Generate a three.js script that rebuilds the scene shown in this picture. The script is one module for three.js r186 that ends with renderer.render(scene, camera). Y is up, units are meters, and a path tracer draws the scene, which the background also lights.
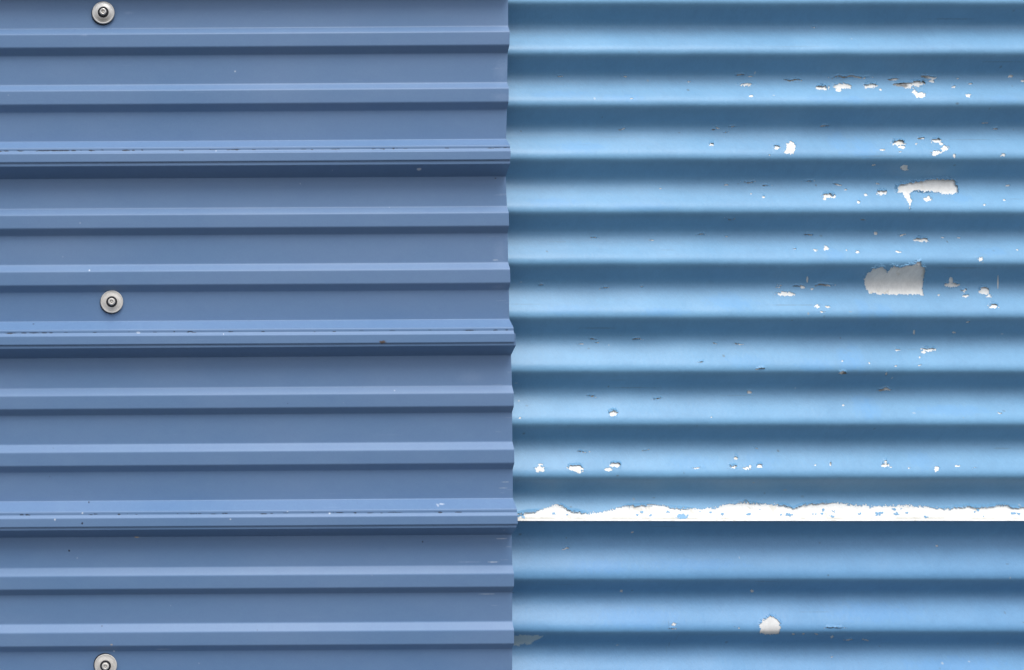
import * as THREE from 'three';
import { ImprovedNoise } from 'three/addons/math/ImprovedNoise.js';

// ---------------------------------------------------------------- camera
const S = 0.00128;                 // metres per photo pixel on the wall plane z = 0
const D = 1.45;                    // camera to wall plane
const PX = 200;                    // photo column straight ahead of the lens: the camera stands before the left part, the frame is shifted to the right
const YC = 1.47;                   // camera height
const scene = new THREE.Scene();
const camera = new THREE.PerspectiveCamera(2 * Math.atan(335 * S / D) * 180 / Math.PI, 2 * (1024 - PX) / 670, 0.05, 400);
const CX = (PX - 512) * S;
camera.position.set(CX, YC, D);
camera.lookAt(CX, YC, 0);
camera.setViewOffset(2 * (1024 - PX), 670, 1024 - 2 * PX, 0, 1024, 670);
camera.updateProjectionMatrix();

// ---------------------------------------------------------------- sky: bright overcast, brightest overhead
const SKY_W = 256, SKY_H = 128;
const skyData = new Float32Array(SKY_W * SKY_H * 4);
const pn = new ImprovedNoise();
for (let j = 0; j < SKY_H; j++) for (let i = 0; i < SKY_W; i++) {
  const el = ((j + 0.5) / SKY_H - 0.5) * Math.PI, az = (i + 0.5) / SKY_W * Math.PI * 2;
  const dx = Math.cos(el) * Math.cos(az), dy = Math.sin(el), dz = Math.cos(el) * Math.sin(az);
  const cloud = pn.noise(dx * 2.1, dy * 3.2, dz * 2.1) * 0.16 + pn.noise(dx * 5, dy * 7, dz * 5) * 0.08;
  const L = (0.35 + 0.86 * Math.max(0, dy)) * (1 + cloud);
  const k = (j * SKY_W + i) * 4;
  skyData[k] = L * 0.93; skyData[k + 1] = L * 0.985; skyData[k + 2] = L * 1.09; skyData[k + 3] = 1;
}
const sky = new THREE.DataTexture(skyData, SKY_W, SKY_H, THREE.RGBAFormat, THREE.FloatType);
sky.mapping = THREE.EquirectangularReflectionMapping;
sky.magFilter = THREE.LinearFilter; sky.minFilter = THREE.LinearFilter; sky.needsUpdate = true;
scene.background = sky; scene.environment = sky;

// ---------------------------------------------------------------- sun: veiled, high, in front of the wall
const sun = new THREE.DirectionalLight(new THREE.Color(1, 0.97, 0.92), 1.5);
sun.position.set(0.6, 6.6, 2.5);
sun.target.position.set(0, YC, 0);
sun.castShadow = true; sun.shadow.radius = 55; sun.shadow.mapSize.set(2048, 2048);
Object.assign(sun.shadow.camera, { left: -2.5, right: 2.5, top: 2.5, bottom: -2.5, near: 0.5, far: 12 });
scene.add(sun, sun.target);

const renderer = new THREE.WebGLRenderer({ antialias: true });
renderer.setSize(1024, 670);
renderer.toneMapping = THREE.LinearToneMapping;
renderer.toneMappingExposure = 1.55;
renderer.shadowMap.enabled = true;

// ---------------------------------------------------------------- helpers
function rng(seed) { let a = seed >>> 0; return () => { a = (a + 0x6D2B79F5) | 0; let t = Math.imul(a ^ (a >>> 15), 1 | a); t = (t + Math.imul(t ^ (t >>> 7), 61 | t)) ^ t; return ((t ^ (t >>> 14)) >>> 0) / 4294967296; }; }
const P2 = new Float32Array(65536); { const r = rng(7); for (let i = 0; i < 65536; i++) P2[i] = r(); }
function vn(x, y) {                 // value noise 0..1
  const xi = Math.floor(x), yi = Math.floor(y); let fx = x - xi, fy = y - yi;
  fx = fx * fx * (3 - 2 * fx); fy = fy * fy * (3 - 2 * fy);
  const h = (a, b) => P2[((a & 255) << 8) | (b & 255)];
  const a = h(xi, yi), b = h(xi + 1, yi), c = h(xi, yi + 1), d = h(xi + 1, yi + 1);
  return a + (b - a) * fx + (c - a) * fy + (a - b - c + d) * fx * fy;
}
const fbm = (x, y) => vn(x, y) * 0.53 + vn(x * 2.1 + 17, y * 2.1 + 5) * 0.29 + vn(x * 4.3 + 41, y * 4.3 + 23) * 0.18;
const sst = (a, b, x) => { const t = Math.min(1, Math.max(0, (x - a) / (b - a))); return t * t * (3 - 2 * t); };
const lerp = (a, b, t) => a + (b - a) * t;
const wx = (px, z) => CX + (px - PX) * S * (D - z) / D;         // photo column on the plane at depth z
const wy = (py, z) => YC - (py - 335) * S * (D - z) / D;    // photo row on the plane at depth z
function build(name, geo, mat, parent) {
  const m = new THREE.Mesh(geo, mat); m.name = name; m.castShadow = true; m.receiveShadow = true; parent.add(m); return m;
}
function geom(pos, nor, uv, idx) {
  const g = new THREE.BufferGeometry();
  g.setAttribute('position', new THREE.Float32BufferAttribute(pos, 3));
  if (nor) g.setAttribute('normal', new THREE.Float32BufferAttribute(nor, 3));
  g.setAttribute('uv', new THREE.Float32BufferAttribute(uv, 2));
  g.setIndex(idx); if (!nor) g.computeVertexNormals(); return g;
}
function tex(w, h, fn, srgb) {
  const d = new Uint8Array(w * h * 4), o = [0, 0, 0];
  for (let j = 0; j < h; j++) for (let i = 0; i < w; i++) { fn(i, j, o); const k = (j * w + i) * 4; d[k] = o[0]; d[k + 1] = o[1]; d[k + 2] = o[2]; d[k + 3] = 255; }
  const t = new THREE.DataTexture(d, w, h); t.magFilter = THREE.LinearFilter; t.minFilter = THREE.LinearMipmapLinearFilter; t.generateMipmaps = true;
  t.wrapS = t.wrapT = THREE.MirroredRepeatWrapping; if (srgb) t.colorSpace = THREE.SRGBColorSpace; t.needsUpdate = true; return t;
}
const enc = v => 255 * (v <= 0.0031308 ? 12.92 * v : 1.055 * Math.pow(v, 1 / 2.4) - 0.055);   // linear base colour -> sRGB byte

// ---------------------------------------------------------------- ground
{
  const gt = tex(512, 512, (i, j, o) => {
    const n = fbm(i / 9, j / 9), m = fbm(i / 90 + 9, j / 90), v = 0.035 + 0.04 * n + 0.03 * m;
    o[0] = enc(v * 1.04); o[1] = enc(v); o[2] = enc(v * 0.93);
  }, true);
  gt.wrapS = gt.wrapT = THREE.RepeatWrapping; gt.repeat.set(300, 300);
  const g = new THREE.PlaneGeometry(300, 300); g.rotateX(-Math.PI / 2);
  const m = build('ground', g, new THREE.MeshStandardMaterial({ map: gt, roughness: 0.95 }), scene);
  m.userData = { kind: 'structure', label: 'dark grey ground in front of the blue metal walls', category: 'ground' };
}

// ================================================================ OLD CORRUGATED WALL
const ZV = -0.046, DEPTH = 0.0195;         // valley depth and corrugation depth
const ZC = ZV + DEPTH;
// crests seen in the photograph (rows), continued at the same pitch above and below
const crestRows = [2, 52.5, 104, 157.5, 211, 262.5, 316, 370, 423, 475.5, 528, 580, 633];
const crestsFrom = rows => { const crestY = rows.map(r => wy(r, ZC));
const PITCH = 52.6 * S * (D - ZC) / D;
while (crestY[0] < 2.36) crestY.unshift(crestY[0] + PITCH);
while (crestY[crestY.length - 1] > -0.12) crestY.push(crestY[crestY.length - 1] - PITCH);
return crestY; };
const upperCrests = crestsFrom(crestRows), lowerCrests = crestsFrom([475.5, 517.5, 580, 633]);
let crestY = upperCrests;                  // the sheet being built
// one wave: slopes nearly straight, tight bends at crest and valley; t = 0 at a crest, going down the wall
const WN = 256, wave = new Float32Array(WN + 1);
{
  const key = [[0, 0], [0.045, 0.5], [0.09, 0.95], [0.14, 1.2], [0.24, 1.22], [0.32, 0.75], [0.39, 0], [0.48, -0.48], [0.60, -0.80], [0.73, -0.95], [0.82, -0.92], [0.89, -0.70], [0.945, -0.38], [1, 0]];
  let z = 0, k = 0;
  for (let i = 0; i < WN; i++) { const t = (i + 0.5) / WN; while (t > key[k + 1][0]) k++; z -= lerp(key[k][1], key[k + 1][1], (t - key[k][0]) / (key[k + 1][0] - key[k][0])); wave[i + 1] = z; }
  const lo = Math.min(...wave); for (let i = 0; i <= WN; i++) wave[i] = 1 - (wave[i] - wave[WN] * i / WN) / lo;
}
function profZ(y) {
  let k = 0; while (k < crestY.length - 2 && y < crestY[k + 1]) k++;
  const t = Math.min(1, Math.max(0, (crestY[k] - y) / (crestY[k] - crestY[k + 1]))) * WN, i = Math.min(WN - 1, Math.floor(t));
  return ZV + DEPTH * lerp(wave[i], wave[i + 1], t - i);
}
const dent = (x, y) => (fbm(x * 5.5 + 40, y * 7 + 11) - 0.5) * 0.004 + (vn(x * 21 + 3, y * 26) - 0.5) * 0.0013;

// paint losses, read from the photograph: [column, row, width, height, kind]
//  kind 0 small clean chip, 1 chip with lifted upper edge, 2 slit with a lifted lip
const chips = [
  [747, 85, 10, 2.6, 0], [751, 96, 4, 2.5, 0], [793, 80, 18, 1.4, 2], [850, 77.5, 37, 1.4, 2], [822, 88, 12, 4, 1], [842, 86.5, 17, 6, 0], [838, 90, 6, 4, 0],
  [870, 86, 12, 4.5, 1], [880, 90, 2.4, 2, 0], [893, 80, 10, 2, 2], [903, 84, 19, 4, 2], [908, 87, 9, 3, 0], [920, 95, 11, 6, 0], [914, 92, 5, 4, 0], [917, 84, 15, 5, 1], [928, 77.5, 15, 2.4, 2], [931, 82, 6, 3, 2],
  [953, 87, 3.4, 2, 1], [968, 95.5, 5, 3, 0], [957, 78, 2.4, 1.5, 2], [1010, 77, 5, 2.4, 2], [1022, 80.5, 5, 2, 2], [970, 84, 5, 1.2, 2],
  [711, 144.5, 5, 3, 1], [776, 148, 6, 4, 1], [790, 148, 9, 12, 0], [787, 152, 6, 5, 0], [769, 155, 2, 1.4, 0],
  [898, 143, 13, 5, 1], [901, 147, 7, 4, 0], [916, 144, 2.4, 2, 0], [921, 138, 7, 2, 2], [936, 141, 9, 4, 1], [941, 144, 4, 3, 0], [936, 152.5, 9, 4, 0], [933, 155, 4, 3, 0], [944, 148.5, 8, 5.5, 0], [882, 150, 4, 2.5, 0], [954, 156, 3, 4, 0], [1003, 155, 5, 3.6, 0], [995, 130, 5, 1.6, 2],
  [873, 165, 3, 2, 0], [904, 168, 7, 5.5, 0], [900, 152, 3, 1.6, 0],
  [837, 184.5, 9, 1.4, 2], [828, 196, 12, 4, 1], [824, 199, 4, 2.4, 0], [845, 190, 3, 1.4, 2], [858, 202, 3, 2.6, 1], [865, 195, 3, 2, 0], [881, 193, 9, 4.6, 1], [763, 197, 2.6, 2, 1], [751, 194, 2, 1.6, 0],
  [927, 199, 8, 5, 0], [1008, 186, 4, 1.6, 2], [1004, 200, 2.4, 1.6, 0], [984, 205, 2.4, 2, 0], [726, 185, 4, 1.2, 2], [877, 184, 4, 1.2, 2],
  [920, 240, 13, 4, 1], [926, 241, 5, 3, 0], [875, 233, 4, 3.4, 2], [901, 235, 7, 1.6, 2], [942, 237, 3, 1.3, 2], [958, 237, 2.6, 1.3, 2], [795, 249, 3, 2.2, 1], [815, 250, 3.4, 2.4, 0], [826, 248, 5, 5, 0], [857, 252, 4, 2.6, 0], [846, 250, 2, 1.6, 0], [898, 252, 5, 1.8, 0],
  [980, 259, 6, 3.4, 0], [802, 286, 6, 3, 2], [807, 279, 2, 7, 2], [824, 285.5, 18, 1.8, 2], [812, 288, 4, 1.6, 2], [785, 294, 15, 4, 0], [778, 287, 5, 1, 2],
  [951, 285, 14, 4, 1], [950, 280, 4, 6, 2], [963, 291, 6, 3, 1], [965, 296, 5, 2.6, 1], [983, 291, 10, 7, 1], [988, 296, 5, 3, 0], [993, 306, 9, 4.4, 1], [997, 281, 1.4, 15, 2], [938, 295, 2.4, 1.6, 0],
  [817, 306, 5.5, 3.4, 0], [827, 307, 4, 1.8, 0], [822, 312, 4, 1.6, 0],
  [929, 349.5, 12, 3.6, 1], [924, 352, 4, 2.4, 0], [898, 350, 4.5, 2, 1], [920, 357, 3, 1.6, 0], [914, 332, 2, 4.6, 2], [954, 333, 4, 1.6, 2], [896, 366, 3, 1.6, 0], [869, 363, 2, 1.6, 0], [842, 361, 2, 1.6, 0], [921, 365, 4, 1.4, 0],
  [842, 374, 8, 3, 2], [884, 390, 13, 2.6, 2], [749, 393, 5, 3, 2], [886, 374, 2, 3, 2], [760, 369, 9, 1, 2],
  [613, 413.5, 9, 5.6, 1], [520, 418, 2, 1.6, 0], [711, 417, 1.6, 1.4, 0], [592, 396, 6, 1, 2], [631, 98.5, 2.2, 1.8, 0],
  [540, 469, 9, 6, 0], [541, 464.5, 4, 2.6, 0], [575, 468, 14, 7, 1], [580, 471.5, 6, 3, 0], [616, 465, 10, 4.4, 1], [609, 469.5, 8, 4.2, 0], [698, 468, 6, 1.6, 0], [736, 458, 3.6, 3.2, 1], [733, 467, 7.5, 3.2, 1], [747, 468, 7, 3.6, 0], [750, 466, 3, 2.4, 0], [759, 466, 6, 4.4, 1],
  [843, 405, 2.4, 2, 0], [815, 465, 2, 1.6, 0], [830, 464, 2, 4, 2], [885, 465, 6.5, 4, 1], [885, 461.5, 3, 3, 1], [891, 467, 2, 1.4, 0], [909, 468, 2.4, 1.8, 0], [936.5, 469, 5, 5.6, 0], [958, 466, 4.4, 2, 0], [975, 468, 2.6, 1.2, 0],
  [752, 591, 3, 2.4, 1], [621, 591, 2.6, 2, 0], [674, 624, 5, 3, 0], [672, 628, 6, 1, 2], [739, 628, 1.6, 1.6, 0],
  [793, 634, 3, 1.8, 0], [803, 634, 2.4, 1.4, 0], [816, 634, 4.4, 1.4, 0], [832, 637, 3.6, 2.6, 0], [848, 640, 8, 1.6, 2], [866, 639, 6, 1.6, 2], [834, 628, 16, 0.8, 2], [832, 657, 2, 1.6, 1], [937, 546, 2, 2.4, 0], [566, 549, 6, 1.4, 2], [632, 532, 2.4, 2, 0],
  [689, 82, 3, 1.2, 2], [713, 130, 4, 0.9, 2], [985, 124, 5, 1, 2], [862, 220, 5, 1, 2], [730, 219, 7, 0.9, 2], [700, 362, 6, 0.9, 2], [660, 188, 2, 1, 2], [1000, 412, 5, 1, 2], [968, 322, 4, 1.2, 2], [1016, 250, 2.4, 1.6, 0],
];
{ // fine crazing where the paint folds into each valley
  const r = rng(57);
  for (let i = 0; i < 34; i++) { const k = Math.floor(r() * 9), x = 530 + r() * 310; chips.push([x, crestRows[k] + 23 + r() * 6, 3 + r() * 7, 0.7 + r() * 0.3, 2]); }
}
{ // a few unrecorded specks on the parts of the wall beyond the photograph
  const r = rng(91);
  for (let i = 0; i < 40; i++) { const w = 2 + r() * r() * 12; chips.push([1040 + r() * 500, 20 + r() * 480, w, 1.4 + w * 0.35 * r(), Math.floor(r() * 3)]); }
}
// larger losses with their own outline (columns, rows)
const polys = [
  { lift: 2.4, p: [[896, 186], [905, 184], [920, 181.5], [932, 180], [946, 179.5], [953, 180.5], [956, 187], [957.5, 192], [950, 194.5], [940, 193.5], [930, 191.5], [922, 192], [912, 190], [909, 194], [911, 201], [909, 208], [906.5, 201], [902, 194], [897, 193]] },
  { lift: 1.5, p: [[863.5, 280], [866, 274], [872, 269.5], [880, 267], [883, 267.5], [886, 272], [889, 270], [892, 266], [900, 268], [908, 265.5], [915, 264.5], [916, 261.5], [919, 261.5], [920, 266], [924, 268], [923, 277], [922, 287], [922, 295], [910, 294.5], [895, 294.5], [880, 294], [869, 293.5], [865, 288]] },
  { lift: 0.9, p: [[759.5, 626], [762, 620], [766, 618], [769.5, 615], [774, 617], [779, 621], [780.5, 628], [778.5, 634], [766, 634.5], [760.5, 633]] },
  { lift: 0, p: [[510, 639], [520, 637], [532, 637.5], [545, 638], [541, 645], [535, 649], [522, 650.5], [510, 650]], stain: true },
];
// upper limit of the bare strip along the lap, and blue islands left on it
const stripTop = [[380, 512], [515, 514], [530, 512], [541, 510], [548, 507], [556, 504.5], [561, 505], [570, 511], [585, 513.5], [600, 513], [612, 509.5], [625, 505.5], [640, 506], [650, 504.5], [665, 505.5], [675, 508], [710, 508], [720, 506], [735, 503], [750, 502], [760, 503], [785, 504.5], [792, 508], [800, 505], [820, 503], [840, 503], [865, 505.5], [870, 507.5], [890, 505.5], [910, 505], [930, 507.5], [950, 509], [955, 507], [980, 507], [1005, 505], [1010, 507.5], [1024, 507], [1100, 504], [1180, 509], [1300, 505], [1500, 508], [1900, 506]];
const islands = [[519, 515, 4, 3], [523, 517, 3, 2], [638, 515, 2.4, 2], [651, 515, 3.4, 2.4], [682, 516, 10, 5], [722, 514, 3, 1.6], [749, 514, 4, 1.4], [789, 514.5, 7, 3], [814, 513.5, 3, 1.4], [823, 510, 2, 2], [832, 516, 4, 1.4], [860, 513.6, 5, 1.6], [880, 512.8, 8, 2], [878, 515, 4, 1.4], [896, 514, 6, 1.6], [900, 508.6, 4, 1.2], [907, 512.4, 5, 1.6], [978, 510, 2, 2], [985, 516, 3, 1.4], [1013, 513.4, 7, 2], [1019, 514, 5, 2], [700, 511, 2, 1.2], [760, 509, 2, 1.2]];
{ const r = rng(12); for (let i = 0; i < 16; i++) { const w = 1.6 + r() * 3; islands.push([515 + r() * 515, 509 + r() * 8, w, 1 + r() * 1.2]); } }
const topAt = px => { let k = 0; while (k < stripTop.length - 2 && px > stripTop[k + 1][0]) k++; const a = stripTop[k], b = stripTop[k + 1]; return lerp(a[1], b[1], Math.min(1, Math.max(0, (px - a[0]) / (b[0] - a[0])))); };
function sdPoly(p, x, y) {
  let d = 1e9, s = 1;
  for (let i = 0, j = p.length - 1; i < p.length; j = i++) {
    const ex = p[j][0] - p[i][0], ey = p[j][1] - p[i][1], ax = x - p[i][0], ay = y - p[i][1];
    const t = Math.min(1, Math.max(0, (ax * ex + ay * ey) / (ex * ex + ey * ey))), bx = ax - ex * t, by = ay - ey * t; d = Math.min(d, bx * bx + by * by);
    const c1 = y >= p[i][1], c2 = y < p[j][1], c3 = ex * ay > ey * ax; if ((c1 && c2 && c3) || (!c1 && !c2 && !c3)) s = -s;
  }
  return s * Math.sqrt(d);
}
const items = [];
chips.forEach(([x, y, w, h, k], i) => items.push({ x, y, a: w / 2, b: h / 2, k, seed: i * 7.31, x0: x - w / 2 - 6, x1: x + w / 2 + 6, y0: y - h / 2 - 7, y1: y + h / 2 + 5 }));
polys.forEach(q => { if (q.stain) return; const xs = q.p.map(v => v[0]), ys = q.p.map(v => v[1]); items.push({ p: q.p, lift: q.lift, x0: Math.min(...xs) - 6, x1: Math.max(...xs) + 6, y0: Math.min(...ys) - 7, y1: Math.max(...ys) + 5, cy: (Math.min(...ys) + Math.max(...ys)) / 2 }); });
const LAPROW = 521.2;
// film field in photo pixels: f > 0 paint is present; lift = metres the film stands off
function film(px, py, list, strip, out) {
  let f = 9, lift = 0;
  const nz = ((fbm(px * 0.7, py * 0.7) - 0.5) * 1.15), nf = (vn(px * 1.5 + 9, py * 1.5) - 0.5) * 1.7;
  for (const c of list) {
    if (px < c.x0 || px > c.x1 || py < c.y0 || py > c.y1) continue;
    let d, L, up;
    if (c.p) { d = sdPoly(c.p, px, py) + nz * 2.8 + nf * 1.0; L = c.lift; up = sst(c.cy + 1, c.cy - 4, py); }
    else {
      const bend = c.k === 2 ? (vn(px * 0.16 + c.seed, c.seed) - 0.5) * 3 : 0, qx = (px - c.x) / c.a, qy = (py - c.y - bend) / c.b, r = Math.hypot(qx, qy);
      d = (r - 1) * (c.k === 2 ? c.b * 1.3 : Math.min(c.a, c.b)) + nz * Math.min(3.2, c.a * 0.9) * (c.k === 2 ? 0.35 : 1) + nf * 0.7;
      L = c.k === 0 ? 0.35 : c.k === 1 ? 2.2 : 1.3; L *= Math.min(1, c.a / 4.5); up = sst(c.y + 0.6, c.y - 1.2, py); if (c.k) L *= sst(1.2, 0.7, Math.abs(qx));
    }
    if (d < f) f = d;
    lift = Math.max(lift, L * 0.001 * Math.exp(-Math.max(0, d) * Math.max(0, d) / 1.9) * (0.15 + 0.85 * up) * (0.55 + 0.9 * vn(px * 0.3 + 3, py * 0.1)) * sst(7, 4, d));
  }
  if (strip) {
    const t = topAt(px) + nz * 3.4 + nf * 2.2 + (vn(px * 0.12, 4) - 0.5) * 1.5;
    let d = t - py; const ts = topAt(px) + (vn(px * 0.12, 4) - 0.5) * 1.5 + (vn(px * 0.4, 9) - 0.5);
    for (const q of islands) { const r = Math.hypot((px - q[0]) / q[2] * 2, (py - q[1]) / q[3] * 2); d = Math.max(d, (1 - r) * q[3] * 0.5 + nz * 2.6 + nf * 0.6); }
    if (py < topAt(px) + 3) lift = Math.max(lift, 0.0026 * Math.exp(-(ts - py) * (ts - py) / 3) * sst(0.25, 0.6, vn(px * 0.045 + 1.3, 8)) * (t > py ? 1 : 1));
    f = Math.min(f, d);
  }
  out.f = f; out.lift = lift;
}

// ---- materials of the old wall
const TX0 = wx(505, ZC), TXW = 0.70, TY0 = wy(680, ZC), TYH = 0.90;      // area the paint texture covers once
const uvOld = (x, y) => [(x - TX0) / TXW, (y - TY0) / TYH];
function toPx(x, y, z) { return [PX + (x - CX) / S * D / (D - z), 335 + (YC - y) / S * D / (D - z)]; }
const paintMap = (() => {
  const W = 2048, H = 2048, r = rng(33), spots = [];
  const put = (px, py, w, h, c, a) => spots.push([wx(px, ZV + DEPTH / 2), wy(py, ZV + DEPTH / 2), w * S / 2, h * S / 2, c, a]);
  const fresh = [0.12, 0.33, 0.60], grime = [0.10, 0.14, 0.16], tan = [0.36, 0.33, 0.26];
  for (const [x, y, w, h] of [[620, 99, 26, 5], [862, 148, 16, 14], [838, 140, 10, 16], [852, 152, 22, 6], [560, 95, 40, 5], [580, 148, 30, 8], [640, 208, 40, 5], [860, 310, 8, 14], [880, 312, 12, 10], [845, 360, 12, 12], [856, 358, 8, 18], [810, 366, 20, 8], [745, 362, 26, 8], [730, 302, 30, 10], [862, 407, 12, 14], [872, 408, 10, 12], [920, 460, 14, 10], [690, 462, 30, 10], [760, 460, 20, 14], [820, 100, 20, 5], [851, 101, 12, 5], [1000, 100, 20, 5], [605, 568, 40, 8], [700, 566, 60, 6], [640, 620, 50, 12], [880, 615, 60, 10], [960, 668, 60, 8], [830, 255, 14, 8], [990, 252, 16, 6], [960, 198, 14, 6], [950, 410, 40, 6], [552, 203, 30, 6], [570, 310, 40, 6], [660, 312, 30, 5]]) put(x, y, w * 1.5, h * 1.5, fresh, 0.24 + r() * 0.22);
  for (let i = 0; i < 90; i++) { const k = r(); put(515 + r() * 520, r() * 680, 1 + r() * 2.2, 1 + r() * 1.4, k < 0.6 ? grime : k < 0.8 ? tan : [0.6, 0.62, 0.6], 0.25 + r() * 0.4); }
  for (let i = 0; i < 26; i++) put(520 + r() * 500, r() * 680, 12 + r() * 40, 0.8 + r() * 0.8, grime, 0.12 + r() * 0.18);
  for (let i = 0; i < 4; i++) put(668 + i * 4 + r() * 3, 606 + r() * 64, 1.2, 5 + r() * 9, grime, 0.12 + r() * 0.2);
  const buckets = new Map();
  for (const s of spots) for (let b = Math.floor((s[1] - s[3] * 1.5) * 100); b <= Math.floor((s[1] + s[3] * 1.5) * 100); b++) { if (!buckets.has(b)) buckets.set(b, []); buckets.get(b).push(s); }
  const stain = polys[3].p, none = [];
  return tex(W, H, (i, j, o) => {
    const x = TX0 + (i + 0.5) / W * TXW, y = TY0 + (j + 0.5) / H * TYH;
    const big = fbm(x * 9, y * 14) - 0.5, str = fbm(x * 16 + 7, y * 60) - 0.5, fine = vn(x * 900, y * 900) - 0.5, mid = fbm(x * 120, y * 120) - 0.5;
    const k = 1 + big * 0.16 + str * 0.10 + mid * 0.10 + fine * 0.07;
    let R = 0.152 * (k + 0.06 * str), G = 0.340 * k, B = 0.535 * (k * 0.85 + 0.15);
    for (const s of buckets.get(Math.floor(y * 100)) || none) {
      const dx = (x - s[0]) / s[2], dy = (y - s[1]) / s[3], q = dx * dx + dy * dy; if (q > 2.2) continue;
      const a = s[5] * sst(1.5, 0.5, Math.sqrt(q) + (fbm(x * 260, y * 260) - 0.5) * 1.5);
      R = lerp(R, s[4][0], a); G = lerp(G, s[4][1], a); B = lerp(B, s[4][2], a);
    }
    const p = toPx(x, y, ZV + DEPTH / 2);
    if (p[0] < 550 && p[1] > 630 && p[1] < 656) { const a = 0.75 * sst(1.2, -1.2, sdPoly(stain, p[0], p[1]) + (fbm(p[0] * 0.4, p[1] * 0.4) - 0.5) * 5); R = lerp(R, 0.70, a); G = lerp(G, 0.74, a); B = lerp(B, 0.64, a); }
    o[0] = enc(R); o[1] = enc(G); o[2] = enc(B);
  }, true);
})();
const paintBump = tex(1024, 1024, (i, j, o) => { const v = 128 + (fbm(i / 5, j / 5) - 0.5) * 120 + (vn(i / 1.6, j / 1.6) - 0.5) * 50 + (fbm(i / 40, j / 22) - 0.5) * 130; o[0] = o[1] = o[2] = Math.max(0, Math.min(255, v)); });
const oldPaint = new THREE.MeshPhysicalMaterial({ map: paintMap, bumpMap: paintBump, bumpScale: 0.00034, roughness: 0.46, ior: 1.54 });
const crackDirtShade = chips.filter(c => c[4] === 2).map(([x, y, w, h]) => [wx(x, ZC - DEPTH / 2), wy(y, ZC - DEPTH / 2), (w / 2 + 1) * S, (h / 2 + 2.5) * S]);  // dirt in the slits, darkened further to paint in shade under lifted lips
const lowerPaint = oldPaint.clone(); lowerPaint.color.setRGB(0.78, 0.85, 0.93);   // darker, bluer tint than the upper sheet
const zincMap = tex(2048, 2048, (ii, jj, o) => {
  const i = ii / 2, j = jj / 2, X = TX0 + ii / 2048 * TXW, Y = TY0 + jj / 2048 * TYH;
  let dirtShade = 0; for (const c of crackDirtShade) { const dy = (Y - c[1]) / c[3]; if (dy * dy > 1) continue; const dx = (X - c[0]) / c[2]; if (dx * dx < 1) dirtShade = Math.max(dirtShade, sst(1, 0.6, Math.hypot(dx, dy))); }  // slit dirt plus painted shade, darkens the bare metal
  dirtShade *= 0.55 + 0.45 * fbm(ii / 9, jj / 5);
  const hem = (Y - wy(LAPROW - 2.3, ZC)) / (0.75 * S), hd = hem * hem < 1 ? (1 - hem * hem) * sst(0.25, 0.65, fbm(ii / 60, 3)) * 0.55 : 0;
  const n = fbm(i / 26, j / 26), m = fbm(i / 6, j / 6), q = Math.max(hd * 1.6, 0.6 * sst(0.66, 0.8, fbm(i / 14 + 60, j / 14 + 9)));
  const v = (0.79 + (n - 0.5) * 0.12 + (m - 0.5) * 0.14 + (vn(ii / 3.2, jj / 3.2) - 0.5) * 0.06) * (1 - 0.85 * dirtShade) * (1 - 0.35 * hd); o[0] = enc(v * lerp(1, 0.80, q)); o[1] = enc(v * lerp(0.985, 0.74, q)); o[2] = enc(v * lerp(0.94, 0.62, q));
}, true);
const lowerMetalTint = new THREE.Color(0.78, 0.78, 0.79);
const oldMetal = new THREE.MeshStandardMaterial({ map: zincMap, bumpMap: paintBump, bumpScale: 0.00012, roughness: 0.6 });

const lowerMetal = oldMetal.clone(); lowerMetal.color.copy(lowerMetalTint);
// ---- sheet builders. rows: list of y from top to bottom; zoff shifts the whole sheet
const X0 = -1.7, X1 = 1.7, FX0 = wx(500, ZV), FX1 = wx(1040, ZC);
const COL = 8 * S;
const xsAll = []; { for (let x = X0; x < FX0 - 0.02; x += 0.08) xsAll.push(x); for (let x = FX0; x < X1; x += COL) xsAll.push(x); xsAll.push(X1); }
const THK = 0.0012;
function sheetZ(y, zo) { return profZ(y) + zo; }
function dentAt(x, y) { let a = X0, b = X1, i; if (x < FX0) { i = Math.floor((x - X0) / 0.08); a = X0 + i * 0.08; b = Math.min(FX0, a + 0.08); } else { i = Math.floor((x - FX0) / COL + 1e-6); a = FX0 + i * COL; b = Math.min(X1, a + COL); } return a >= b ? dent(x, y) : lerp(dent(a, y), dent(b, y), (x - a) / (b - a)); }
function nrm(y, zo, x) { const h = 0.0004, dz = (sheetZ(y + h, zo) - sheetZ(y - h, zo)) / (2 * h) + (dent(x, y + 0.002) - dent(x, y - 0.002)) / 0.004, dx = (dent(x + 0.005, y) - dent(x - 0.005, y)) / 0.01, l = Math.hypot(dz, dx, 1); return [-dx / l, -dz / l, 1 / l]; }
function makeRows(ya, yb) { const r = []; let y = ya; const step = 0.55 * S; const n = Math.round((ya - yb) / (ya > 1.95 || yb < 1 ? step * 1 : step)); for (let i = 0; i <= n; i++) r.push(lerp(ya, yb, i / n)); return r; }
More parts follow.
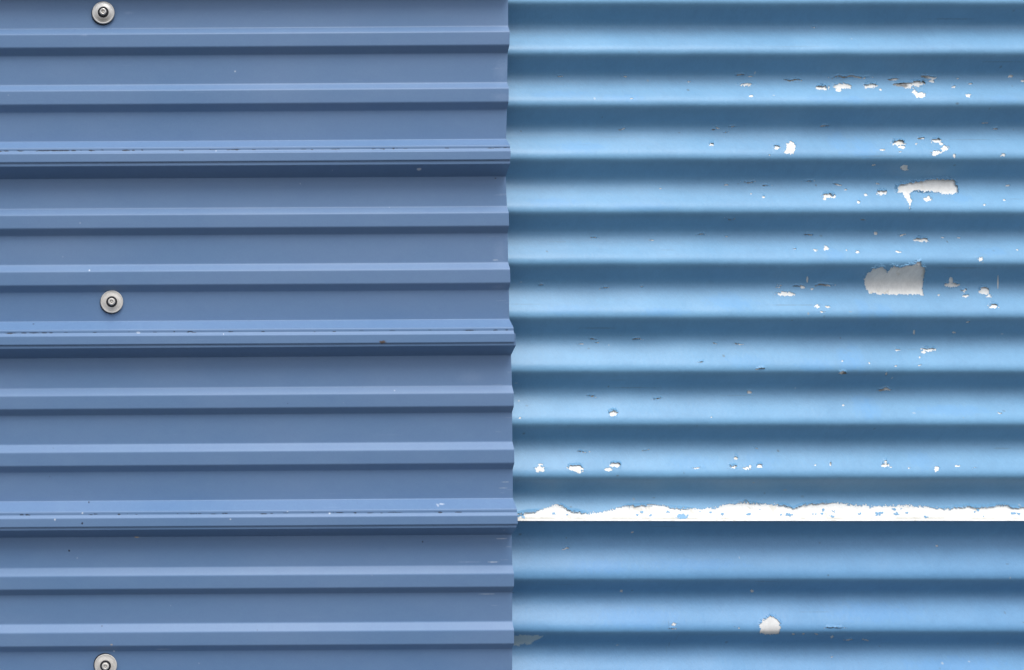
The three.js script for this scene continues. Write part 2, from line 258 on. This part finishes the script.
function baseSheet(ya, yb, zo) {          // bare metal, closed, THK thick
  const n = Math.round((ya - yb) / (1.6 * S)), rows = []; for (let i = 0; i <= n; i++) rows.push(lerp(ya, yb, i / n));
  const xs = xsAll.filter((x, i) => i % 2 === 0 || i === xsAll.length - 1), C = xs.length, pos = [], nor = [], uv = [], idx = [];
  for (const side of [0, 1]) for (const y of rows) for (const x of xs) {
    const nn = nrm(y, zo, x); pos.push(x, y, sheetZ(y, zo) + dentAt(x, y) - side * THK); nor.push(...(side ? nn.map(v => -v) : nn)); uv.push(...uvOld(x, y));
  }
  const R = rows.length, B = R * C;
  for (let r = 0; r < R - 1; r++) for (let c = 0; c < C - 1; c++) { const a = r * C + c, b = a + 1, d = a + C, e = d + 1; idx.push(a, d, b, b, d, e, B + a, B + b, B + d, B + b, B + e, B + d); }
  for (const r of [0, R - 1]) { const o = pos.length / 3, s = r ? -1 : 1; for (const x of xs) for (const side of [0, 1]) { const y = rows[r]; pos.push(x, y, sheetZ(y, zo) + dentAt(x, y) - side * THK); nor.push(0, s, 0); uv.push(...uvOld(x, y)); } for (let c = 0; c < C - 1; c++) { const a = o + c * 2; if (r) idx.push(a, a + 1, a + 2, a + 1, a + 3, a + 2); else idx.push(a, a + 2, a + 1, a + 1, a + 2, a + 3); } }
  for (const c of [0, C - 1]) { const o = pos.length / 3, s = c ? 1 : -1; for (const y of rows) for (const side of [0, 1]) { const x = xs[c]; pos.push(x, y, sheetZ(y, zo) + dentAt(x, y) - side * THK); nor.push(s, 0, 0); uv.push(...uvOld(x, y)); } for (let r = 0; r < R - 1; r++) { const a = o + r * 2; idx.push(a, a + 2, a + 1, a + 1, a + 2, a + 3); } }
  return geom(pos, nor, uv, idx);
}
const FILM = 0.0005, SUB = 16;
function paintCoat(ya, yb, zo, strip) {   // paint film with real holes, traced by marching squares in the cells that hold a loss
  const rows = makeRows(ya, yb), pos = [], nor = [], uv = [], idx = [], o = {}, cache = new Map();
  const put = (x, y, lift, n) => { pos.push(x, y, sheetZ(y, zo) + dentAt(x, y) + FILM + lift); nor.push(...n); uv.push(...uvOld(x, y)); return pos.length / 3 - 1; };
  const coarse = (r, c) => { const k = r * 4096 + c; let v = cache.get(k); if (v === undefined) { v = put(xsAll[c], rows[r], 0, nrm(rows[r], zo, xsAll[c])); cache.set(k, v); } return v; };
  for (let r = 0; r < rows.length - 1; r++) {
    const y0 = rows[r], y1 = rows[r + 1], z0 = sheetZ(y0, zo), z1 = sheetZ(y1, zo);
    const py0 = toPx(0, y0, z0)[1], py1 = toPx(0, y1, z1)[1];
    const near = items.filter(q => py1 > q.y0 && py0 < q.y1), inStrip = strip && py1 > 496;
    let line = null;
    for (let c = 0; c < xsAll.length - 1; c++) {
      const xa = xsAll[c], xb = xsAll[c + 1], pa = toPx(xa, y0, z0)[0], pb = toPx(xb, y0, z0)[0];
      const list = near.filter(q => pb > q.x0 - 1 && pa < q.x1 + 1), st = inStrip && pb > 380;
      if (xb - xa > COL * 1.5 || (!list.length && !st)) { const a = coarse(r, c), b = coarse(r, c + 1), d = coarse(r + 1, c), e = coarse(r + 1, c + 1); idx.push(a, d, b, b, d, e); continue; }
      const val = [], pt = [];
      for (let t = 0; t <= SUB; t++) for (const q of [0, 1]) {
        const x = lerp(xa, xb, t / SUB), y = q ? y1 : y0, z = q ? z1 : z0, p = toPx(x, y, z);
        film(p[0], p[1], list, st, o); val.push(o.f); pt.push({ x, y, z, lift: o.lift, p, id: -1 });
      }
      const vert = k => {
        const v = pt[k]; if (v.id >= 0) return v.id;
        const e = 0.4; film(v.p[0] + e, v.p[1], list, st, o); const lx = o.lift; film(v.p[0], v.p[1] + e, list, st, o); const ly = o.lift;
        const n0 = nrm(v.y, zo, v.x), gx = (lx - v.lift) / (e * S), gy = -(ly - v.lift) / (e * S), n = [n0[0] / n0[2] - gx, n0[1] / n0[2] - gy, 1], l = Math.hypot(...n);
        return v.id = put(v.x, v.y, v.lift, n.map(w => w / l));
      };
      const edges = new Map();
      const cut = (a, b) => { const key = Math.min(a, b) * 64 + Math.max(a, b); if (edges.has(key)) return edges.get(key); const t = val[a] / (val[a] - val[b]), A = pt[a], B = pt[b], ia = vert(a), n = nor.slice(ia * 3, ia * 3 + 3); const id = put(lerp(A.x, B.x, t), lerp(A.y, B.y, t), lerp(A.lift, B.lift, t), n); edges.set(key, id); return id; };
      for (let t = 0; t < SUB; t++) {
        const q = [t * 2, t * 2 + 1, t * 2 + 3, t * 2 + 2];      // top-left, bottom-left, bottom-right, top-right
        const poly = [];
        for (let k = 0; k < 4; k++) { const a = q[k], b = q[(k + 1) % 4]; if (val[a] > 0) poly.push(vert(a)); if ((val[a] > 0) !== (val[b] > 0)) poly.push(val[a] > 0 ? cut(a, b) : cut(b, a)); }
        for (let k = 1; k + 1 < poly.length; k++) idx.push(poly[0], poly[k], poly[k + 1]);
      }
    }
  }
  return geom(pos, nor, uv, idx);
}
const LAPY = wy(LAPROW, ZC);
const oldWall = new THREE.Group(); oldWall.name = 'corrugated_cladding'; scene.add(oldWall);
oldWall.userData = { label: 'sky blue corrugated metal wall with peeling paint and white bare patches', category: 'cladding', kind: 'thing' };
{
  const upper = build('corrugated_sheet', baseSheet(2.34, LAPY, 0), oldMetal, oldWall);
  upper.userData.label = 'upper corrugated sheet with flaking paint and a bare white bottom edge';
  build('paint_coat', paintCoat(2.34, LAPY + 0.0006, 0, true), oldPaint, upper);
  crestY = lowerCrests;
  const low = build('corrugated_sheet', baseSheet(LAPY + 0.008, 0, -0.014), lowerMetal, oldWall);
  low.userData.label = 'lower corrugated sheet tucked under the white lap edge';
  build('paint_coat', paintCoat(LAPY + 0.0075, 0.0004, -0.014, false), lowerPaint, low);
}

// ================================================================ RIBBED CLADDING
const ROLL = 0.0061;
const clad = new THREE.Group(); clad.name = 'ribbed_cladding'; scene.add(clad);
clad.userData = { label: 'steel blue trapezoidal ribbed metal cladding with round washered screws', category: 'cladding', kind: 'thing' };
clad.position.set(0, YC, 0); clad.rotation.z = ROLL;
const HS = 14.5, HM = 6.4;         // rib heights in pixel units
// cross-section of one panel in pixel units: [distance down from the start of its lower rib, height, bend radius]
const section = [
  [-165, HS + 0.9, 0], [-153, HS + 0.7, 0.8], [-143.2, -2.0, 0.6], [-112.8, 0.3, 1.2], [-105.8, HM, 1.2], [-92.6, HM, 1.2], [-86, 0, 1.0], [-56.6, 0, 1.2], [-49.6, HM, 1.2], [-36, HM, 1.2], [-29.4, 0.3, 1.0],
  [0, -0.5, 0.9], [8.4, HS - 0.6, 0.9], [10.4, HS - 0.35, 0.5], [11.3, HS - 0.45, 0.4], [12.6, HS + 0.25, 0.5], [14.4, HS + 2.0, 0.9], [22.4, HS + 2.2, 0.7], [23.1, HS + 1.9, 0],
];
function fillet(sec) {
  const out = [];
  sec.forEach((p, i) => {
    if (!p[2]) { out.push([p[0], p[1]]); return; }
    const a = sec[i - 1], b = sec[i + 1], la = Math.hypot(a[0] - p[0], a[1] - p[1]), lb = Math.hypot(b[0] - p[0], b[1] - p[1]), t = Math.min(p[2], la * 0.45, lb * 0.45);
    const A = [p[0] + (a[0] - p[0]) / la * t, p[1] + (a[1] - p[1]) / la * t], B = [p[0] + (b[0] - p[0]) / lb * t, p[1] + (b[1] - p[1]) / lb * t];
    for (let k = 0; k <= 4; k++) { const u = k / 4, v = 1 - u; out.push([v * v * A[0] + 2 * u * v * p[0] + u * u * B[0], v * v * A[1] + 2 * u * v * p[1] + u * u * B[1]]); }
  });
  const fine = [];          // split the wide flats so that they can undulate
  out.forEach((p, i) => { if (i) { const q = out[i - 1], n = Math.ceil(Math.hypot(p[0] - q[0], p[1] - q[1]) / 5); for (let k = 1; k < n; k++) fine.push([lerp(q[0], p[0], k / n), lerp(q[1], p[1], k / n)]); } fine.push(p); });
  return fine;
}
const SEC = fillet(section), CT = 0.0009;
const LX0 = wx(0, 0) - 0.02, LXW = 0.70, LY0 = wy(685, 0) - YC, LYH = 0.92;
function cladPanel(startRow, endTop, endBottom, lip) {
  const pos = [], nor = [], uv = [], idx = [], N = SEC.length, xl = -1.6, cols = 90;
  const sn = SEC.map((p, i) => { const a = SEC[Math.max(0, i - 1)], b = SEC[Math.min(N - 1, i + 1)], dy = -(b[0] - a[0]), dz = b[1] - a[1], l = Math.hypot(dy, dz); return [dz / -l * -1, -dy / l]; });
  const at = (i, c, side) => {
    const [d, h] = SEC[i], k = (d + 165) / 190, z = h * S - side * CT;
    const xe = (lerp(endTop, endBottom, k) - 512 + lip * h / 10) * S, x = lerp(xl, xe, c / cols), y = -(startRow + d - 335) * S;
    const can = (fbm(x * 3.2 + startRow, y * 16) - 0.5) * 0.0011 * (h < 1 ? 1 : 0.5), sag = (vn(x * 2.3 + startRow * 3.1, 5) - 0.5) * 0.0011;
    return [x, y + sag, z + can];
  };
  for (const side of [0, 1]) for (let i = 0; i < N; i++) for (let c = 0; c <= cols; c++) { const p = at(i, c, side); pos.push(...p); const s = side ? -1 : 1; nor.push(0, sn[i][0] * s, sn[i][1] * s); uv.push((p[0] - LX0) / LXW, (p[1] - LY0) / LYH); }
  const C = cols + 1, B = N * C;
  for (let i = 0; i < N - 1; i++) for (let c = 0; c < cols; c++) { const a = i * C + c, b = a + 1, d = a + C, e = d + 1; idx.push(a, d, b, b, d, e, B + a, B + b, B + d, B + b, B + e, B + d); }
  for (const i of [0, N - 1]) { const o = pos.length / 3, s = i ? -1 : 1; for (let c = 0; c <= cols; c++) for (const side of [0, 1]) { const p = at(i, c, side); pos.push(...p); nor.push(0, s, 0); uv.push((p[0] - LX0) / LXW, (p[1] - LY0) / LYH); } for (let c = 0; c < cols; c++) { const a = o + c * 2; if (i) idx.push(a, a + 1, a + 2, a + 1, a + 3, a + 2); else idx.push(a, a + 2, a + 1, a + 1, a + 2, a + 3); } }
  for (const c of [0, cols]) { const o = pos.length / 3, s = c ? 1 : -1; for (let i = 0; i < N; i++) for (const side of [0, 1]) { const p = at(i, c, side); pos.push(...p); nor.push(s, 0, 0); uv.push((p[0] - LX0) / LXW, (p[1] - LY0) / LYH); } for (let i = 0; i < N - 1; i++) { const a = o + i * 2; if (c) idx.push(a, a + 1, a + 2, a + 1, a + 3, a + 2); else idx.push(a, a + 2, a + 1, a + 1, a + 2, a + 3); } }
  return geom(pos, nor, uv, idx);
}
const cladMap = (() => {
  const W = 2048, H = 2048, r = rng(5), marks = [];
  const loc = (px, py) => { const X = (px - 512) * S, Y = -(py - 335) * S, c = Math.cos(ROLL), s = Math.sin(ROLL); return [X * c + Y * s, -X * s + Y * c]; };
  const put = (px, py, w, h, c, a, soft = 0.4) => { const q = loc(px, py); marks.push([q[0], q[1], w * S / 2, h * S / 2, c, a, soft]); };
  const dk = [0.02, 0.025, 0.04], lt = [0.55, 0.6, 0.68], tan = [0.45, 0.36, 0.26], scuffDentShade = [0.24, 0.33, 0.5];
  // black dirt caught in the groove along each lap
  const rib = [139, 318.8, 498.4];
  rib.forEach((y0, k) => {
    const line = x => y0 + 11.2 + (512 - x) * ROLL;
    for (let i = 0; i < 150; i++) { const x = r() * 510, dense = fbm(x * 0.02 + k * 31, 3); if (r() < dense * dense * 0.7) put(x, line(x) + (r() - 0.5) * 1.0, 1.5 + r() * 6, 0.7 + r() * 0.8, dk, 0.35 + r() * 0.5); }
    for (let i = 0; i < 1; i++) { const x = r() * 510; put(x, line(x) + (r() - 0.5) * 6, 1 + r() * 1.4, 0.8 + r(), lt, 0.6); }
  });
  for (const [x, w] of [[48, 14], [56, 8], [62, 9], [68, 8], [75, 6], [92, 5], [127, 8], [134, 4], [143, 3], [22, 8], [8, 6]]) put(x, 139 + 11.2 + (512 - x) * ROLL, w, 1.4, dk, 0.85);
  for (const [x, w] of [[14, 12], [26, 8], [36, 10], [46, 8], [53, 4], [230, 5], [262, 4], [466, 14], [492, 5], [503, 4]]) put(x, 318.8 + 11.2 + (512 - x) * ROLL, w, 1.3, dk, 0.8);
  for (const [x, w] of [[24, 5], [29, 4], [120, 3], [353, 4], [437, 5]]) put(x, 498.4 + 11.2 + (512 - x) * ROLL, w, 1.5, dk, 0.9);
  put(380, 342, 7, 3.4, [0.10, 0.06, 0.03], 0.9); put(84, 520.5, 2, 2, dk, 0.95); put(69, 551, 2, 2, dk, 0.95); put(137, 537.5, 5, 1.8, tan, 0.9); put(89, 502, 1.6, 1.8, dk, 0.8); put(417.5, 170.5, 4.5, 2, lt, 0.95); put(235, 71.5, 1.6, 2.2, lt, 0.7); put(90, 270.5, 1.8, 1.8, lt, 0.8); put(84, 511, 2, 2, lt, 0.9); put(57, 517, 2, 2, lt, 0.9); put(230, 516.5, 2, 1.6, lt, 0.8); put(328, 511, 2, 2, lt, 0.9); put(112, 643, 2.6, 1.6, tan, 0.8); put(114, 651, 1.4, 2, lt, 0.7); put(102, 625.5, 1.6, 1.4, dk, 0.6); put(34, 324, 2, 1.4, dk, 0.6); put(139, 332.5, 4, 2, lt, 0.6); put(423, 542, 1.8, 1.8, dk, 0.7); put(496, 178, 2, 1.6, dk, 0.6); put(163, 648.5, 16, 1, lt, 0.4);
  put(85, 37, 7, 2, scuffDentShade, 0.5, 0.8); put(128, 12.5, 9, 3, scuffDentShade, 0.35, 0.9);  // a scratch, then the shading of a dent put into the colour
  // rubbed paint and scratches by the cut end
  put(502, 70, 16, 24, scuffDentShade, 0.34, 1); put(500, 98, 18, 9, scuffDentShade, 0.3, 1); put(500, 253, 12, 26, scuffDentShade, 0.3, 1); put(498, 287, 16, 5, scuffDentShade, 0.4, 1); put(496, 260, 6, 1.4, lt, 0.4); put(470, 377, 26, 12, scuffDentShade, 0.22, 1);
  for (let i = 0; i < 20; i++) put(492 + r() * 22, [60, 120, 190, 245, 300, 375, 425, 484, 550, 610, 650][i % 11] + (r() - 0.5) * 22, 3 + r() * 12, 0.6 + r() * 0.5, lt, 0.08 + r() * 0.14, 0.8);
  put(502, 539, 12, 1.2, lt, 0.5); put(493, 562, 10, 1.4, lt, 0.5); put(487, 594, 16, 1, lt, 0.4); put(440, 503, 7, 1.6, lt, 0.6); put(436, 504, 3, 3, lt, 0.5); put(505, 482, 8, 0.8, lt, 0.5); put(504, 488, 9, 0.8, lt, 0.4); put(468, 562, 24, 1.2, scuffDentShade, 0.5);
  for (let i = 0; i < 24; i++) put(r() * 520, r() * 680, 0.8 + r() * 1.3, 0.8 + r() * 1.3, r() < 0.55 ? dk : lt, 0.12 + r() * 0.3);
  for (let i = 0; i < 26; i++) put(r() * 500, r() * 680, 5 + r() * 24, 0.6, scuffDentShade, 0.15 + r() * 0.2, 1);
  const buckets = new Map(), none = [];
  for (const s of marks) for (let b = Math.floor((s[1] - s[3] * 1.6) * 150); b <= Math.floor((s[1] + s[3] * 1.6) * 150); b++) { if (!buckets.has(b)) buckets.set(b, []); buckets.get(b).push(s); }
  return tex(W, H, (i, j, o) => {
    const x = LX0 + (i + 0.5) / W * LXW, y = LY0 + (j + 0.5) / H * LYH;
    const big = fbm(x * 7 + 4, y * 18) - 0.5, fine = vn(x * 900, y * 900) - 0.5, mid = fbm(x * 90, y * 140) - 0.5, k = 1 + big * 0.12 + mid * 0.06 + fine * 0.06;
    let R = 0.129 * (k + big * 0.14), G = 0.222 * k, B = 0.382 * (0.5 + 0.5 * k);
    for (const s of buckets.get(Math.floor(y * 150)) || none) {
      const dx = (x - s[0]) / s[2], dy = (y - s[1]) / s[3], q = dx * dx + dy * dy; if (q > 2.5) continue;
      const a = s[5] * sst(1 + s[6] * 0.5, 1 - s[6], Math.sqrt(q) + (fbm(x * 500, y * 500) - 0.5) * 0.9);
      R = lerp(R, s[4][0], a); G = lerp(G, s[4][1], a); B = lerp(B, s[4][2], a);
    }
    o[0] = enc(R); o[1] = enc(G); o[2] = enc(B);
  }, true);
})();
const cladBump = tex(1024, 1024, (i, j, o) => { const v = 128 + (fbm(i / 3, j / 3) - 0.5) * 70 + (fbm(i / 60, j / 30) - 0.5) * 160; o[0] = o[1] = o[2] = Math.max(0, Math.min(255, v)); });
const cladPaint = new THREE.MeshPhysicalMaterial({ map: cladMap, bumpMap: cladBump, bumpScale: 0.00012, roughness: 0.46, specularIntensity: 0.8 });
// cut ends: [row of the rib, end column at top, at bottom, how far the rib overhangs]
const ends = new Map([[139, [511, 507, 0]], [318.8, [506.8, 510, 0]], [498.4, [511.4, 512, 0]], [678, [511.2, 510, 0]]]);
const ribRows = [139, 318.8, 498.4]; while (ribRows[0] > -400) ribRows.unshift(ribRows[0] - 179.7);
while (-(ribRows[ribRows.length - 1] + 25 - 335) * S + YC > 0.13) ribRows.push(ribRows[ribRows.length - 1] + 179.7);
for (const row of ribRows) {
  const key = [...ends.keys()].find(k => Math.abs(k - row) < 2), e = key !== undefined ? ends.get(key) : [510, 511, 0];
  build('cladding_panel', cladPanel(row, ...e), cladPaint, clad);
}

// ---------------------------------------------------------------- screws with washers
const steelMap = tex(256, 256, (i, j, o) => { const v = 0.60 + (fbm(i / 7, j / 7) - 0.5) * 0.22 + (fbm(i / 40, j / 40) - 0.5) * 0.2; o[0] = enc(v * 1.03); o[1] = enc(v * 0.97); o[2] = enc(v * 0.89); }, true);
const steel = new THREE.MeshStandardMaterial({ map: steelMap, roughness: 0.3, metalness: 0.75 });
const dullSteel = new THREE.MeshStandardMaterial({ map: steelMap, roughness: 0.55, metalness: 0.2 });
const rubber = new THREE.MeshStandardMaterial({ color: new THREE.Color(0.012, 0.012, 0.016), roughness: 0.8 });
const lathe = pts => { const g = new THREE.LatheGeometry(pts.map(p => new THREE.Vector2(p[0] / 1000, p[1] / 1000)), 48); g.rotateX(Math.PI / 2); return g; };
const gSeal = lathe([[0.2, 0], [14.2, 0], [14.7, 0.3], [14.6, 1.0], [14.2, 1.3], [0.2, 1.3]]);
const gWasher = lathe([[6.0, 3.0], [13.6, 1.6], [14.2, 1.4], [14.5, 1.9], [14.4, 2.5], [13.8, 3.0], [13.2, 2.9], [12.2, 2.6], [9.5, 3.5], [7.4, 4.1], [6.6, 4.0], [6.0, 3.4], [6.0, 3.0]]);
const gGrom = lathe([[0.2, 2.4], [6.9, 2.4], [7.0, 4.3], [6.5, 4.7], [4.4, 4.6], [0.2, 4.6]]);
const gHead = lathe([[0.2, 4.4], [4.3, 4.4], [4.6, 5.2], [4.5, 6.8], [4.1, 7.5], [3.3, 7.9], [2.1, 7.9], [1.8, 6.8], [1.1, 6.7], [0.9, 7.6], [0.02, 7.7]]);
[[103.5, 13.2, steel, [-0.7, -0.8], 0.05, -0.02], [112, 301.8, dullSteel, [-0.7, -0.9], 0.02, 0.03], [105.8, 664.8, dullSteel, [-0.9, 0.5], -0.03, -0.04]].forEach(([px, py, mat, off, tx, ty]) => {
  const X = (px - 512) * S, Y = -(py - 335) * S, c = Math.cos(ROLL), s = Math.sin(ROLL);
  const g = new THREE.Group(); g.name = 'screw'; g.position.set(X * c + Y * s, -X * s + Y * c, 0.0004); clad.add(g);
  const seal = build('rubber_seal', gSeal, rubber, g); seal.position.set(off[0] / 1000, off[1] / 1000, 0);
  const w = build('washer', gWasher, mat, g); w.rotation.z = tx * 40;
  build('grommet', gGrom, rubber, g); build('head', gHead, mat, g);
});

renderer.render(scene, camera);
